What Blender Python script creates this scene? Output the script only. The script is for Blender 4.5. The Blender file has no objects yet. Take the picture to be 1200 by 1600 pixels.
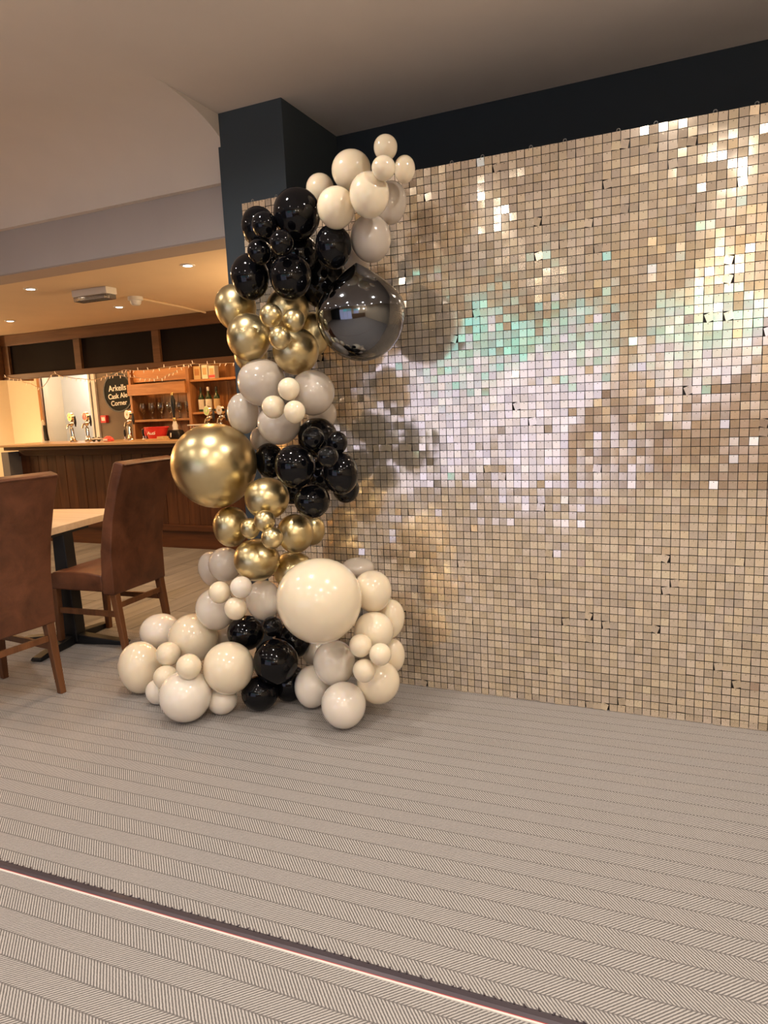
import bpy, bmesh, math, random
from mathutils import Vector, Matrix, Euler
random.seed(7)
C = bpy.context.scene.collection
SC = bpy.context.scene
PI = math.pi

# ------------------------------------------------------------------ camera
CAM = Vector((2.066, -3.030, 1.372))
YAW, PITCH, ROLL, FPX = .4263, .1513, .0453, 1090.0
_f = Vector((-math.sin(YAW)*math.cos(PITCH), math.cos(YAW)*math.cos(PITCH), -math.sin(PITCH)))
_r = Vector((math.cos(YAW), math.sin(YAW), 0)); _d = _f.cross(_r)
_r2 = _r*math.cos(ROLL) + _d*math.sin(ROLL); _d2 = -_r*math.sin(ROLL) + _d*math.cos(ROLL)
cd = bpy.data.cameras.new('camera'); cam = bpy.data.objects.new('camera', cd); C.objects.link(cam)
cam.matrix_world = Matrix(((_r2.x, -_d2.x, -_f.x, CAM.x), (_r2.y, -_d2.y, -_f.y, CAM.y), (_r2.z, -_d2.z, -_f.z, CAM.z), (0, 0, 0, 1)))
cd.sensor_fit = 'VERTICAL'; cd.sensor_height = 24; cd.lens = 24*FPX/1600; cd.clip_start = .05
SC.camera = cam

# ------------------------------------------------------------------ light and exposure
vs = SC.view_settings
SC.display_settings.display_device = 'sRGB'
vs.view_transform = 'Standard'; vs.look = 'None'; vs.gamma = 1; vs.use_curve_mapping = False
vs.exposure = 0.54
w = bpy.data.worlds.new('world'); SC.world = w; w.use_nodes = True
w.node_tree.nodes['Background'].inputs[0].default_value = (.35, .42, .6, 1)
w.node_tree.nodes['Background'].inputs[1].default_value = .3
WARM = (1, .915, .82); AMBER = (1, .56, .22)
def spot(x, y, z, power, col=WARM, ang=165, blend=.8, rad=.04, name='downlight_lamp'):
    l = bpy.data.lights.new(name, 'SPOT'); l.energy = power; l.color = col; l.spot_size = math.radians(ang); l.spot_blend = blend; l.shadow_soft_size = rad
    o = bpy.data.objects.new(name, l); o.location = (x, y, z); C.objects.link(o); return o
def point(x, y, z, power, col=WARM, rad=.05, name='lamp'):
    l = bpy.data.lights.new(name, 'POINT'); l.energy = power; l.color = col; l.shadow_soft_size = rad
    o = bpy.data.objects.new(name, l); o.location = (x, y, z); C.objects.link(o); return o
CEIL = 2.83
for x, y, p in ((.28, -1.02, 46), (1.9, -.95, 44), (3.6, -.9, 55), (-1.2, -1.15, 24), (-2.9, -1.3, 16),
                (.5, -2.6, 42), (2.2, -2.6, 62), (3.9, -2.6, 62), (-1.2, -2.8, 27), (-2.9, -2.8, 16), (-4.6, -2.8, 14),
                (.5, -4.5, 50), (2.2, -4.5, 66), (3.9, -4.5, 66), (-1.2, -4.5, 36), (-2.9, -4.5, 14), (-4.6, -4.5, 12)):
    spot(x, y, CEIL-.02, p)
BARC = 2.335
for x, y in ((-2.43, .78), (-1.0, .80), (-2.61, 1.83), (-3.98, 1.82), (-3.9, .8), (-5.4, 1.82), (-1.1, 1.82)):
    spot(x, y, BARC-.012, 30, AMBER, 165, .8, .03)
for x in (-4.6, -3.2, -1.8): point(x, 3.2, 2.2, 13, AMBER, .05, 'bar_lamp')
for x, y, p in ((-.42, 1.5, 26), (-.42, 2.3, 20), (-6.7, 1.3, 45), (-6.7, 2.2, 45)): point(x, y, 1.75, p, (1, .66, .34), .08, 'unseen_warm_light')      # fill lights added for the bar ceiling, behind the pillar and beyond the table
point(-6.5, 3.5, .9, 12, (1, .7, .35), .08, 'unseen_warm_light')
point(-6.1, 4.75, 2.0, 17, (1, .95, .86), .15, 'corridor_lamp')
# unseen fill lights added along the wall behind the camera
for x in (3.0, 4.4): point(x, -5.75, 2.1, 18, WARM, .06, 'unseen_fill_light')

# ------------------------------------------------------------------ helpers
def link(o): C.objects.link(o); return o
def tag(o, label=None, cat=None, group=None, kind=None):
    for k, v in (('label', label), ('category', cat), ('group', group), ('kind', kind)):
        if v: o[k] = v
    return o
def thing(name, loc, label, cat, group=None, rz=0):
    o = bpy.data.objects.new(name, None); link(o); o.location = loc; o.rotation_euler = (0, 0, rz); o.empty_display_size = .05
    return tag(o, label, cat, group)
def obj(name, bm, mats, parent=None, smooth=False, loc=None, rot=None):
    me = bpy.data.meshes.new(name); bm.normal_update(); bm.to_mesh(me); bm.free()
    if smooth:
        me.polygons.foreach_set('use_smooth', [True]*len(me.polygons))
        if smooth != 'all': me.set_sharp_from_angle(angle=math.radians(40))
    for m in (mats if isinstance(mats, (list, tuple)) else [mats]): me.materials.append(m)
    o = bpy.data.objects.new(name, me); link(o)
    if parent: o.parent = parent
    if loc: o.location = loc
    if rot: o.rotation_euler = rot
    return o
def use(name, src, parent=None, loc=(0, 0, 0), rot=(0, 0, 0), scale=(1, 1, 1)):
    o = bpy.data.objects.new(name, src.data if hasattr(src, 'data') else src); link(o); o.parent = parent
    o.location = loc; o.rotation_euler = rot; o.scale = scale; return o
def struct(name, bm, m, parent=None, smooth=False):
    o = obj(name, bm, m, parent, smooth)
    if parent is None: o['kind'] = 'structure'
    return o
def sgroup(name):
    o = bpy.data.objects.new(name, None); link(o); o['kind'] = 'structure'; return o
def B(): return bmesh.new()
def box(bm, x0, y0, z0, x1, y1, z1, bev=0, mi=0):
    v = [bm.verts.new((x, y, z)) for x in (x0, x1) for y in (y0, y1) for z in (z0, z1)]
    fs = [bm.faces.new([v[i] for i in q]) for q in ((0, 1, 3, 2), (4, 6, 7, 5), (0, 4, 5, 1), (2, 3, 7, 6), (0, 2, 6, 4), (1, 5, 7, 3))]
    for f in fs: f.material_index = mi
    if bev:
        es = list({e for f in fs for e in f.edges})
        bmesh.ops.bevel(bm, geom=es, offset=bev, segments=2, affect='EDGES', profile=.6)
    return bm
def bx(*a, **k): return box(B(), *a, **k)
def cyl(bm, p0, p1, r0, r1=None, seg=16, mi=0):
    p0, p1 = Vector(p0), Vector(p1); r1 = r0 if r1 is None else r1
    q = (p1-p0).to_track_quat('Z', 'Y'); a = []; b = []
    for i in range(seg):
        t = 2*PI*i/seg; c = Vector((math.cos(t), math.sin(t), 0))
        a.append(bm.verts.new(p0+q@(c*r0))); b.append(bm.verts.new(p1+q@(c*r1)))
    for i in range(seg):
        bm.faces.new((a[i], a[(i+1) % seg], b[(i+1) % seg], b[i])).material_index = mi
    bm.faces.new(a[::-1]).material_index = mi; bm.faces.new(b).material_index = mi
    return bm
def lathe(bm, prof, seg=20, c=(0, 0, 0), mi=0, sx=1, sy=1):
    rings = []
    for r, z in prof:
        if r < 1e-6: rings.append([bm.verts.new((c[0], c[1], c[2]+z))])
        else: rings.append([bm.verts.new((c[0]+sx*r*math.cos(2*PI*i/seg), c[1]+sy*r*math.sin(2*PI*i/seg), c[2]+z)) for i in range(seg)])
    for a, b in zip(rings, rings[1:]):
        for i in range(seg):
            j = (i+1) % seg
            if len(a) == 1 and len(b) == 1: continue
            q = (a[0], b[j], b[i]) if len(a) == 1 else (a[i], a[j], b[0]) if len(b) == 1 else (a[i], a[j], b[j], b[i])
            bm.faces.new(q).material_index = mi
    return bm
def tube(bm, pts, r, seg=8, mi=0):
    pts = [Vector(p) for p in pts]; rings = []
    rr = r if isinstance(r, (list, tuple)) else [r]*len(pts)
    up = Vector((0.123, .05, 1)).normalized()
    for i, p in enumerate(pts):
        t = (pts[min(i+1, len(pts)-1)]-pts[max(i-1, 0)]).normalized()
        s = t.cross(up)
        if s.length < .1: s = t.cross(Vector((1, 0, 0)))
        s.normalize(); n = s.cross(t)
        rings.append([bm.verts.new(p+(s*math.cos(2*PI*k/seg)+n*math.sin(2*PI*k/seg))*rr[i]) for k in range(seg)])
    for a, b in zip(rings, rings[1:]):
        for k in range(seg): bm.faces.new((a[k], b[k], b[(k+1) % seg], a[(k+1) % seg])).material_index = mi
    bm.faces.new(rings[0]).material_index = mi; bm.faces.new(rings[-1][::-1]).material_index = mi
    return bm
def prism(bm, poly, y0, y1, axis='y', bev=0, mi=0):
    P = {'y': lambda a, b, t: (a, t, b), 'x': lambda a, b, t: (t, a, b), 'z': lambda a, b, t: (a, b, t)}[axis]
    a = [bm.verts.new(P(p, q, y0)) for p, q in poly]; b = [bm.verts.new(P(p, q, y1)) for p, q in poly]; n = len(poly)
    fs = [bm.faces.new(a), bm.faces.new(b[::-1])]+[bm.faces.new((a[i], b[i], b[(i+1) % n], a[(i+1) % n])) for i in range(n)]
    for f in fs: f.material_index = mi
    bmesh.ops.recalc_face_normals(bm, faces=fs)
    if bev:
        es = list({e for f in fs for e in f.edges if len(e.link_faces) == 2 and e.calc_face_angle(0) > .5})
        bmesh.ops.bevel(bm, geom=es, offset=bev, segments=3, affect='EDGES', profile=.5)
    return bm
def text_mesh(name, body, size, mat, parent, loc, rot, thick=.0008, bold=0):
    cu = bpy.data.curves.new(name, 'FONT'); cu.body = body; cu.size = size; cu.extrude = thick; cu.offset = bold; cu.align_x = 'CENTER'; cu.align_y = 'CENTER'; cu.resolution_u = 3
    t = bpy.data.objects.new(name+'_curve', cu); link(t)
    me = bpy.data.meshes.new_from_object(t); bpy.data.objects.remove(t); bpy.data.curves.remove(cu)
    me.name = name; me.materials.clear(); me.materials.append(mat)
    o = bpy.data.objects.new(name, me); link(o); o.parent = parent; o.location = loc; o.rotation_euler = rot; return o

# ------------------------------------------------------------------ materials
def mat(name, col, rough=.5, metal=0, coat=0, emit=None, es=0, trans=0, ior=1.45, sss=0, spec=None):
    m = bpy.data.materials.new(name); m.use_nodes = True; p = m.node_tree.nodes['Principled BSDF']; I = p.inputs
    I['Base Color'].default_value = (*col, 1); I['Roughness'].default_value = rough; I['Metallic'].default_value = metal
    I['Coat Weight'].default_value = coat; I['Coat Roughness'].default_value = .05
    I['Transmission Weight'].default_value = trans; I['IOR'].default_value = ior
    if spec is not None: I['Specular IOR Level'].default_value = spec
    if emit: I['Emission Color'].default_value = (*emit, 1); I['Emission Strength'].default_value = es
    if sss:
        I['Subsurface Weight'].default_value = sss; I['Subsurface Radius'].default_value = (.05, .03, .015); I['Subsurface Scale'].default_value = .5
    return m
class N:
    """tiny node helper"""
    def __init__(s, m): s.t = m.node_tree; s.p = s.t.nodes['Principled BSDF']
    def n(s, typ, **k):
        x = s.t.nodes.new(typ)
        for a, b in k.items(): setattr(x, a, b)
        return x
    def lk(s, a, b): s.t.links.new(a, b)
    def math(s, op, a, b=None, c=None):
        x = s.n('ShaderNodeMath', operation=op)
        for i, v in enumerate((a, b, c)):
            if v is None: continue
            if isinstance(v, (int, float)): x.inputs[i].default_value = v
            else: s.lk(v, x.inputs[i])
        return x.outputs[0]
    def mix(s, f, a, b):
        x = s.n('ShaderNodeMix', data_type='RGBA')
        for k, v in ((0, f), (6, a), (7, b)):
            if isinstance(v, (int, float)): x.inputs[k].default_value = v
            elif isinstance(v, tuple): x.inputs[k].default_value = (*v, 1)
            else: s.lk(v, x.inputs[k])
        return x.outputs[2]
    def noise(s, vec, scale, detail=3, rough=.5, dist=0):
        x = s.n('ShaderNodeTexNoise'); s.lk(vec, x.inputs['Vector']); x.inputs['Scale'].default_value = scale; x.inputs['Detail'].default_value = detail
        x.inputs['Roughness'].default_value = rough; x.inputs['Distortion'].default_value = dist; return x.outputs[0]
    def ramp(s, f, a, b):
        x = s.n('ShaderNodeMapRange'); s.lk(f, x.inputs[0]); x.inputs[1].default_value = a; x.inputs[2].default_value = b; x.clamp = True; return x.outputs[0]
    def pos(s): return s.n('ShaderNodeNewGeometry').outputs['Position']
    def obj(s): return s.n('ShaderNodeTexCoord').outputs['Object']
    def scale(s, v, k):
        x = s.n('ShaderNodeVectorMath', operation='MULTIPLY'); s.lk(v, x.inputs[0]); x.inputs[1].default_value = k; return x.outputs[0]
    def bump(s, h, st, d=.002):
        x = s.n('ShaderNodeBump'); x.inputs['Strength'].default_value = st; x.inputs['Distance'].default_value = d; s.lk(h, x.inputs['Height']); s.lk(x.outputs[0], s.p.inputs['Normal'])
def plaster(name, c):
    m = mat(name, c, .75); n = N(m); h = n.noise(n.pos(), 3, 4); n.lk(n.mix(n.ramp(h, .3, .7), tuple(v*.95 for v in c), c), n.p.inputs['Base Color'])
    n.bump(n.noise(n.pos(), 220, 3), .12); return m
def wood(name, dark, light, axis=2, freq=14, rough=.45, spec=.4):
    m = mat(name, light, rough, spec=spec); n = N(m); k = [freq]*3; k[axis] = freq*.06
    oi = n.n('ShaderNodeObjectInfo'); v = n.n('ShaderNodeVectorMath', operation='ADD'); n.lk(n.scale(n.pos(), tuple(k)), v.inputs[0])
    w_ = n.n('ShaderNodeVectorMath', operation='SCALE'); w_.inputs[0].default_value = (13, 7, 5); n.lk(oi.outputs['Random'], w_.inputs['Scale']); n.lk(w_.outputs[0], v.inputs[1])
    g = n.noise(v.outputs[0], 1.6, 6, .65, .6)
    c = n.mix(n.ramp(g, .32, .68), dark, light)
    s = n.math('MULTIPLY_ADD', oi.outputs['Random'], .35, .78)
    x = n.n('ShaderNodeVectorMath', operation='SCALE'); n.lk(c, x.inputs[0]); n.lk(s, x.inputs['Scale']); n.lk(x.outputs[0], n.p.inputs['Base Color'])
    n.bump(g, .08); return m
M = {}
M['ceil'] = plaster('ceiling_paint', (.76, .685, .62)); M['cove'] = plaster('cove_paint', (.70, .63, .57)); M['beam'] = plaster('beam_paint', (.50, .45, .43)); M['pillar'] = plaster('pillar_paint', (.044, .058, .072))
M['beam_under_shade'] = plaster('beam_underside_shade', (.42, .34, .30)); M['barceil'] = plaster('bar_ceiling_paint', (.78, .60, .40))
M['dado'] = plaster('brown_dado', (.22, .13, .075)); M['navy'] = plaster('navy_paint', (.017, .025, .035)); M['cream_wall'] = plaster('cream_paint', (.68, .57, .42)); M['taupe'] = plaster('taupe_paint', (.20, .155, .12))
M['white'] = plaster('white_paint', (.8, .8, .79)); M['grey'] = plaster('grey_paint', (.16, .15, .15)); M['bluegrey'] = plaster('blue_grey_paint', (.28, .31, .35))
M['oak'] = wood('oak', (.30, .12, .035), (.52, .25, .085), 0, 10); M['oakv'] = wood('oak_upright', (.24, .10, .035), (.42, .20, .075), 2, 10)
M['dark'] = wood('dark_wood', (.045, .016, .007), (.10, .038, .015), 2, 12, .4); M['darkh'] = wood('dark_wood_rail', (.05, .018, .008), (.10, .036, .014), 0, 12, .4)
M['pel'] = wood('canopy_wood', (.10, .042, .017), (.17, .075, .03), 0, 10); M['black_panel'] = mat('black_panel', (.010, .006, .005), .8, spec=.15)
M['worktop'] = wood('worktop_oak', (.42, .25, .12), (.62, .42, .22), 0, 10, .35)
M['plank'] = wood('grey_brown_plank', (.15, .145, .155), (.24, .235, .245), 1, 9, .5)
M['table'] = wood('table_oak', (.50, .38, .26), (.66, .53, .38), 0, 9, .4); M['leg'] = wood('chair_leg_wood', (.095, .036, .014), (.18, .072, .028), 2, 14, .35)
M['iron'] = mat('black_iron', (.008, .008, .009), .45); M['chromem'] = mat('chrome', (.8, .78, .75), .12, 1); M['brass'] = mat('brass', (.7, .5, .2), .2, 1)
M['blackp'] = mat('black_plastic', (.012, .012, .013), .35); M['whitep'] = mat('white_plastic', (.75, .73, .7), .35); M['redp'] = mat('red_plastic', (.62, .03, .025), .35)
M['glass'] = mat('clear_glass', (.95, .97, .96), .02, trans=1); M['darkglass'] = mat('dark_bottle_glass', (.02, .05, .025), .06, coat=.5)
M['cardtan'] = mat('tan_card', (.55, .40, .2), .6); M['paper'] = mat('cream_paper', (.75, .7, .58), .6); M['greenp'] = mat('pale_green_enamel', (.42, .6, .2), .3)
M['chalk'] = mat('chalk', (.85, .85, .82), .8); M['slate'] = mat('chalkboard', (.016, .018, .019), .7, spec=.15); M['pinkp'] = mat('red_enamel', (.8, .1, .09), .3)
M['lampglow'] = mat('lamp_glow', (1, .95, .85), .4, emit=(1, .9, .75), es=14); M['fairy'] = mat('fairy_bulb', (1, .8, .5), .3, emit=(1, .66, .42), es=.3)
M['wire'] = mat('pale_wire', (.5, .34, .2), .5); M['acrylic'] = mat('clear_acrylic', (.75, .74, .72), .08, trans=.85)
M['gold'] = mat('gold_chrome_latex', (.66, .54, .30), .31, 1); M['chrome'] = mat('black_chrome_latex', (.18, .19, .212), .07, 1)
M['black'] = mat('black_latex', (.003, .003, .004), .07, spec=.36)
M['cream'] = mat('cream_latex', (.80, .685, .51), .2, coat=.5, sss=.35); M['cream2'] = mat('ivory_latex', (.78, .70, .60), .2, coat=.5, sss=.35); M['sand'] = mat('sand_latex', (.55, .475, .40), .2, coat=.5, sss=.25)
# leather
m = M['leather'] = mat('brown_leather', (.15, .06, .03), .4); n = N(m)
a = n.ramp(n.noise(n.pos(), 7, 5, .6, .4), .3, .7); c = n.mix(a, (.065, .022, .010), (.17, .060, .027))
sc = n.ramp(n.noise(n.scale(n.pos(), (30, 30, 8)), 1.5, 4, .7, 1.5), .70, .78); c = n.mix(sc, c, (.22, .10, .06)); n.lk(c, n.p.inputs['Base Color'])
n.lk(n.math('MULTIPLY_ADD', a, .2, .32), n.p.inputs['Roughness']); n.bump(n.noise(n.pos(), 160, 4), .15)
# carpet: herringbone bands along x
m = M['carpet'] = mat('herringbone_carpet', (.4, .37, .33), .95, spec=.1); n = N(m)
s = n.n('ShaderNodeSeparateXYZ'); n.lk(n.pos(), s.inputs[0]); X, Y = s.outputs[0], s.outputs[1]
V = n.math('MULTIPLY_ADD', X, -.038, Y); V = n.math('DIVIDE', n.math('ADD', V, 1.859), .0667)
fr = n.math('FRACT', V); par = n.math('FRACT', n.math('MULTIPLY', n.math('FLOOR', V), .5)); sg = n.math('GREATER_THAN', par, .25)
sgn = n.math('MULTIPLY_ADD', sg, 2, -1)                          # -1 / +1
wob = n.math('MULTIPLY', n.math('SUBTRACT', n.noise(n.pos(), 130, 3), .5), 2.2)
u = n.math('MULTIPLY_ADD', n.math('MULTIPLY', sgn, -1), n.math('MULTIPLY', Y, 1), X)
ph = n.math('ADD', n.math('MULTIPLY', u, 2*PI/.0104), wob)
st = n.ramp(n.math('SINE', ph), -.55, .35)
ed = n.ramp(n.math('ABSOLUTE', n.math('SUBTRACT', fr, .5)), .455, .485)
k = n.math('MULTIPLY', st, n.math('SUBTRACT', 1, n.math('MULTIPLY', ed, .8)))
lf = n.math('MULTIPLY_ADD', n.noise(n.pos(), 420, 3, .7), .9, .55)
c = n.mix(k, (.145, .131, .124), (.44, .405, .378))
x = n.n('ShaderNodeVectorMath', operation='SCALE'); n.lk(c, x.inputs[0]); n.lk(lf, x.inputs['Scale']); n.lk(x.outputs[0], n.p.inputs['Base Color'])
n.bump(n.math('ADD', k, n.noise(n.pos(), 400, 2)), .35, .003)
# mirrored champagne sequins, every one its own tint
TP = .034
m = M['sequin'] = mat('sequin_foil', (.8, .68, .52), .16, .76); n = N(m)
s = n.n('ShaderNodeVectorMath', operation='SNAP'); n.lk(n.n('ShaderNodeVectorMath', operation='ADD').outputs[0], s.inputs[0]); ad = s.inputs[0].links[0].from_node
n.lk(n.pos(), ad.inputs[0]); ad.inputs[1].default_value = (0, 5, .0); s.inputs[1].default_value = (TP, 50, TP)
wn = n.n('ShaderNodeTexWhiteNoise', noise_dimensions='3D'); n.lk(s.outputs[0], wn.inputs['Vector'])
c = n.mix(wn.outputs['Value'], (.97, .81, .59), (.90, .78, .66)); c2 = n.n('ShaderNodeSeparateColor'); n.lk(wn.outputs['Color'], c2.inputs[0])
x = n.n('ShaderNodeVectorMath', operation='SCALE'); n.lk(c, x.inputs[0]); n.lk(n.math('MULTIPLY_ADD', c2.outputs[1], .34, .78), x.inputs['Scale']); n.lk(x.outputs[0], n.p.inputs['Base Color'])
n.lk(n.math('MULTIPLY_ADD', c2.outputs[2], .08, .09), n.p.inputs['Roughness'])
M['pin'] = mat('sequin_pin', (.5, .42, .3), .25, .6); M['grid'] = mat('sequin_grid', (.018, .012, .008), .5)
M['pane'] = mat('daylight_pane', (.5, .55, .8), .3, emit=(.62, .67, 1.0), es=.66); M['cyan'] = mat('cyan_lit_pane', (.2, .7, .7), .3, emit=(.26, .86, 1.0), es=.62); M['pane_far'] = mat('far_daylight_pane', (.5, .55, .8), .3, emit=(.68, .71, 1.0), es=.42); M['cyan_far'] = mat('far_cyan_pane', (.2, .7, .7), .3, emit=(.6, .78, 1.0), es=.34)

# ------------------------------------------------------------------ the room
XL, XR, YF, YB, XP = -7.1, 5.0, -6.0, 4.15, -.13          # left, right, behind the camera, back of the bar, left face of the pillar
struct('floor', bx(XL, YF, -.05, XR, .28, 0), M['carpet'])
fb = struct('floor_bar', bx(XL, .28, -.05, XP, 5.2, -.006), M['black_panel'])
unit = obj('plank', bx(.002, .003, -.012, .198, 1.197, 0, .0015), M['plank'], fb); first = True
for i in range(35):
    off = (i*.47) % 1.2
    for k in range(-1, 2):
        y = .28+k*1.2+off
        y0, y1 = max(y, .28), min(y+1.2, 2.68)
        if y1-y0 < .05: continue
        if first: o = unit; first = False
        else: o = use('plank', unit, fb)
        o.location = (XL+i*.2, y0, 0); o.scale = (1, (y1-y0)/1.2, 1)
struct('floor_main_end', bx(XP, .28, -.05, XR, .62, 0), M['carpet'])
# main ceiling with its cove along the opening to the bar
bm = B()
prof = [(YF, CEIL), (-.42, CEIL)]
for i in range(13):
    a = PI/2*i/12; prof.append((-.42+.58*math.sin(a)**1.0, CEIL-.275*(1-math.cos(a))))
prof += [(.16, 2.555), (.20, 2.555), (.20, 3.0), (YF, 3.0)]
prism(bm, prof, XL, XP, 'x'); o = struct('ceiling', bm, M['ceil'], smooth=True)
struct('ceiling_main', bx(XP, YF, CEIL, XR, .62, 3.0), M['ceil'])
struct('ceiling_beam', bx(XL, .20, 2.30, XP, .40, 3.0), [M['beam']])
struct('beam_shade_strip', bx(XL, .203, 2.292, XP, .40, 2.30), M['beam_under_shade'])  # darker sheet under the beam, its shade put into the colour
struct('ceiling_bar', bx(XL, .40, BARC, XP, 5.2, 3.0), M['barceil'])
# walls
struct('wall_pillar', bx(XP, .04, 0, .235, .62, 3.0, .004), M['pillar'])
struct('trim_4', bx(XP-.018, .048, 0, XP, .62, 2.68), M['pillar'])
struct('wall_back', bx(.235, .60, 0, XR, .72, 3.0), M['navy'])
struct('wall_bar_end', bx(XP, .62, 0, .0, 5.2, 3.0), M['navy'])
struct('wall_right', bx(XR, YF, 0, XR+.1, .72, 3.0), M['cream_wall'])
struct('wall_left', bx(XL-.1, YF, 0, XL, 5.2, 3.0), M['cream_wall'])
bm = B(); box(bm, XL, YF-.1, 0, -2.2, YF, 3.0); struct('wall_front_end', bm, M['navy'])
bm = B(); box(bm, 1.1, YF-.1, 0, XR, YF, 3.0); box(bm, -2.2, YF-.1, 2.3, 1.1, YF, 3.0); struct('wall_front', bm, M['cream_wall'])
struct('trim_3', bx(1.12, YF, 0, XR, YF+.02, 1.05), M['dado'])
wf = sgroup('window_1')
bm = B(); 
for x in (-2.2, -1.12, -.02, 1.05): box(bm, x, YF-.08, 0, x+.06, YF+.01, 2.3)
for z in (0, 1.62, 2.24): box(bm, -2.2, YF-.08, z, 1.1, YF+.01, z+.06)
obj('window_frame', bm, M['white'], wf)
for x in (-2.14, -1.06, .04):
    obj('pane', bx(x, YF-.05, .06, x+1.02, YF-.04, 1.62), M['pane'], wf); obj('pane', bx(x, YF-.05, 1.68, x+1.02, YF-.04, 2.24), M['cyan' if x in (-1.06,) else 'cyan_far' if x > 0 else 'pane'], wf)
w2 = sgroup('window_2')
obj('window_frame', bx(1.62, YF-.02, 1.02, 2.98, YF+.012, 2.16), M['white'], w2)
for x in (1.68, 2.32): obj('pane', bx(x, YF+.006, 1.08, x+.6, YF+.016, 1.7), M['pane_far'], w2); obj('pane', bx(x, YF+.006, 1.74, x+.6, YF+.016, 2.1), M['cyan_far'], w2)
# back wall of the bar with the open doorway into a lit passage
DX0, DX1, DH = -6.42, -5.50, 2.06
bm = B(); box(bm, XL, YB, 0, DX0, YB+.1, BARC); struct('wall_bar_cream', bm, M['cream_wall'])
bm = B(); box(bm, DX1+.12, YB, 0, XP, YB+.1, BARC); box(bm, DX0-.05, YB, DH+.06, DX1+.12, YB+.1, BARC); struct('wall_bar', bm, M['taupe'])
struct('wall_passage', bx(XL, 5.1, 0, XP, 5.2, BARC), M['white'])
dr = sgroup('door_1')
obj('door_frame', bx(DX0-.05, YB-.03, 0, DX0, YB+.02, DH+.06), M['oakv'], dr); obj('door_frame', bx(DX1, YB-.03, 0, DX1+.12, YB+.12, DH+.06), M['white'], dr)
obj('door_frame', bx(DX0, YB-.03, DH, DX1, YB+.12, DH+.06), M['white'], dr)
obj('door_leaf', bx(DX1-.05, YB+.04, .01, DX1-.005, YB+.72, DH-.01), M['white'], dr)
obj('door_edge_strip', bx(DX1-.052, YB+.02, .01, DX1-.02, YB+.05, DH-.01), M['blackp'], dr); obj('door_seal', bx(DX1+.035, YB-.036, 0, DX1+.055, YB-.03, DH), M['grey'], dr)
struct('wall_low', bx(-5.16, 2.44, 0, -5.045, 3.0, 1.04), M['grey'])
# floor strip between the carpets
t1 = sgroup('trim_2'); M['strip'] = mat('dark_metal_strip', (.075, .06, .07), .4, .4); M['stripw'] = mat('pale_edge', (.7, .66, .6), .5); M['redthread'] = mat('red_edge', (.4, .04, .04), .6)
t1.location = (0, -1.731, 0); t1.rotation_euler = (0, 0, .0384)
obj('floor_strip', prism(B(), [(-.006, 0), (.006, .003), (.019, .003), (.026, 0)], XL+.2, XR-.2, 'x'), M['strip'], t1)
bm = B()
for i in range(230):
    x = -3+i*.026+random.uniform(0, .014); h = random.uniform(.001, .005); cyl(bm, (x, .022, .001), (x+random.uniform(-.006, .006), .026+h, .002), .0035, .0015, 5)
fz = obj('frayed_carpet_edge', bm, M['strip'], t1); fz['kind'] = 'stuff'
obj('pale_edge', bx(XL+.2, -.0135, 0, XR-.2, -.008, .003), M['stripw'], t1); obj('red_edge', bx(XL+.2, -.008, 0, XR-.2, -.006, .0035), M['redthread'], t1)

# ------------------------------------------------------------------ sequin wall
NX, NZ = 80, 70
sw = thing('shimmer_wall', (0, 0, 0), 'tall champagne gold shimmer wall of square mirror sequins standing before the navy wall', 'backdrop')
g = bx(.0015, .010, .0015, .3385, .016, .3385); first = None
for i in range(8):
    for k in range(7):
        if first is None: first = o = obj('backing_panel', g, M['grid'], sw)
        else: o = use('backing_panel', first, sw)
        o.location = (i*.34, 0, k*.34)
bm = B(); 
for i in range(9): box(bm, i*.34-.012, .018, 0, i*.34+.012, .036, 2.36)
obj('support_frame', bm, M['iron'], sw)
loop = bm = B(); lathe(bm, [(.008, -.002), (.008, .002), (.005, .002), (.005, -.002), (.008, -.002)], 12)
lp = obj('hanging_loop', bm, M['acrylic'], sw, True); lp.rotation_euler = (PI/2, 0, 0); first = True
for i in range(8):
    for q in (.068+.04, .34-.068-.0+.0):
        if first: o = lp; first = False
        else: o = use('hanging_loop', lp, sw, rot=(PI/2, 0, 0))
        o.location = (i*.34+.058+(.136 if q > .2 else 0), .010, 2.387)
W = .0314
def tile_geo():
    h = W; w2 = W/2; d = .00035
    v = [(x, y, z) for x in (-w2, w2) for y in (-d, d) for z in (-h, 0)]
    f = [(0, 1, 3, 2), (4, 6, 7, 5), (0, 4, 5, 1), (2, 3, 7, 6), (0, 2, 6, 4), (1, 5, 7, 3)]
    p = .0016; zc = -.0045
    v += [(x, y, zc+z) for x in (-p, p) for y in (-.0022, 0) for z in (-p, p)]
    f += [(8, 9, 11, 10), (12, 14, 15, 13), (8, 12, 13, 9), (8, 10, 14, 12), (9, 13, 15, 11)]
    return v, f
TV, TF = tile_geo(); TVv = [Vector(p) for p in TV]
tm = bpy.data.meshes.new('sequin'); tm.from_pydata(TV, [], TF); tm.materials.append(M['sequin']); tm.materials.append(M['pin'])
for q in range(6, 11): tm.polygons[q].material_index = 1
rs = random.Random(11)
colj = [rs.gauss(0, .5) for _ in range(NX)]; rowj = [rs.gauss(0, .4) for _ in range(NZ)]
def lowf(i, k, s):
    return (math.sin(i*.23+s)*math.cos(k*.19+1.7*s)+.6*math.sin(i*.51-k*.37+2.1*s))
cells = []
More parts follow.
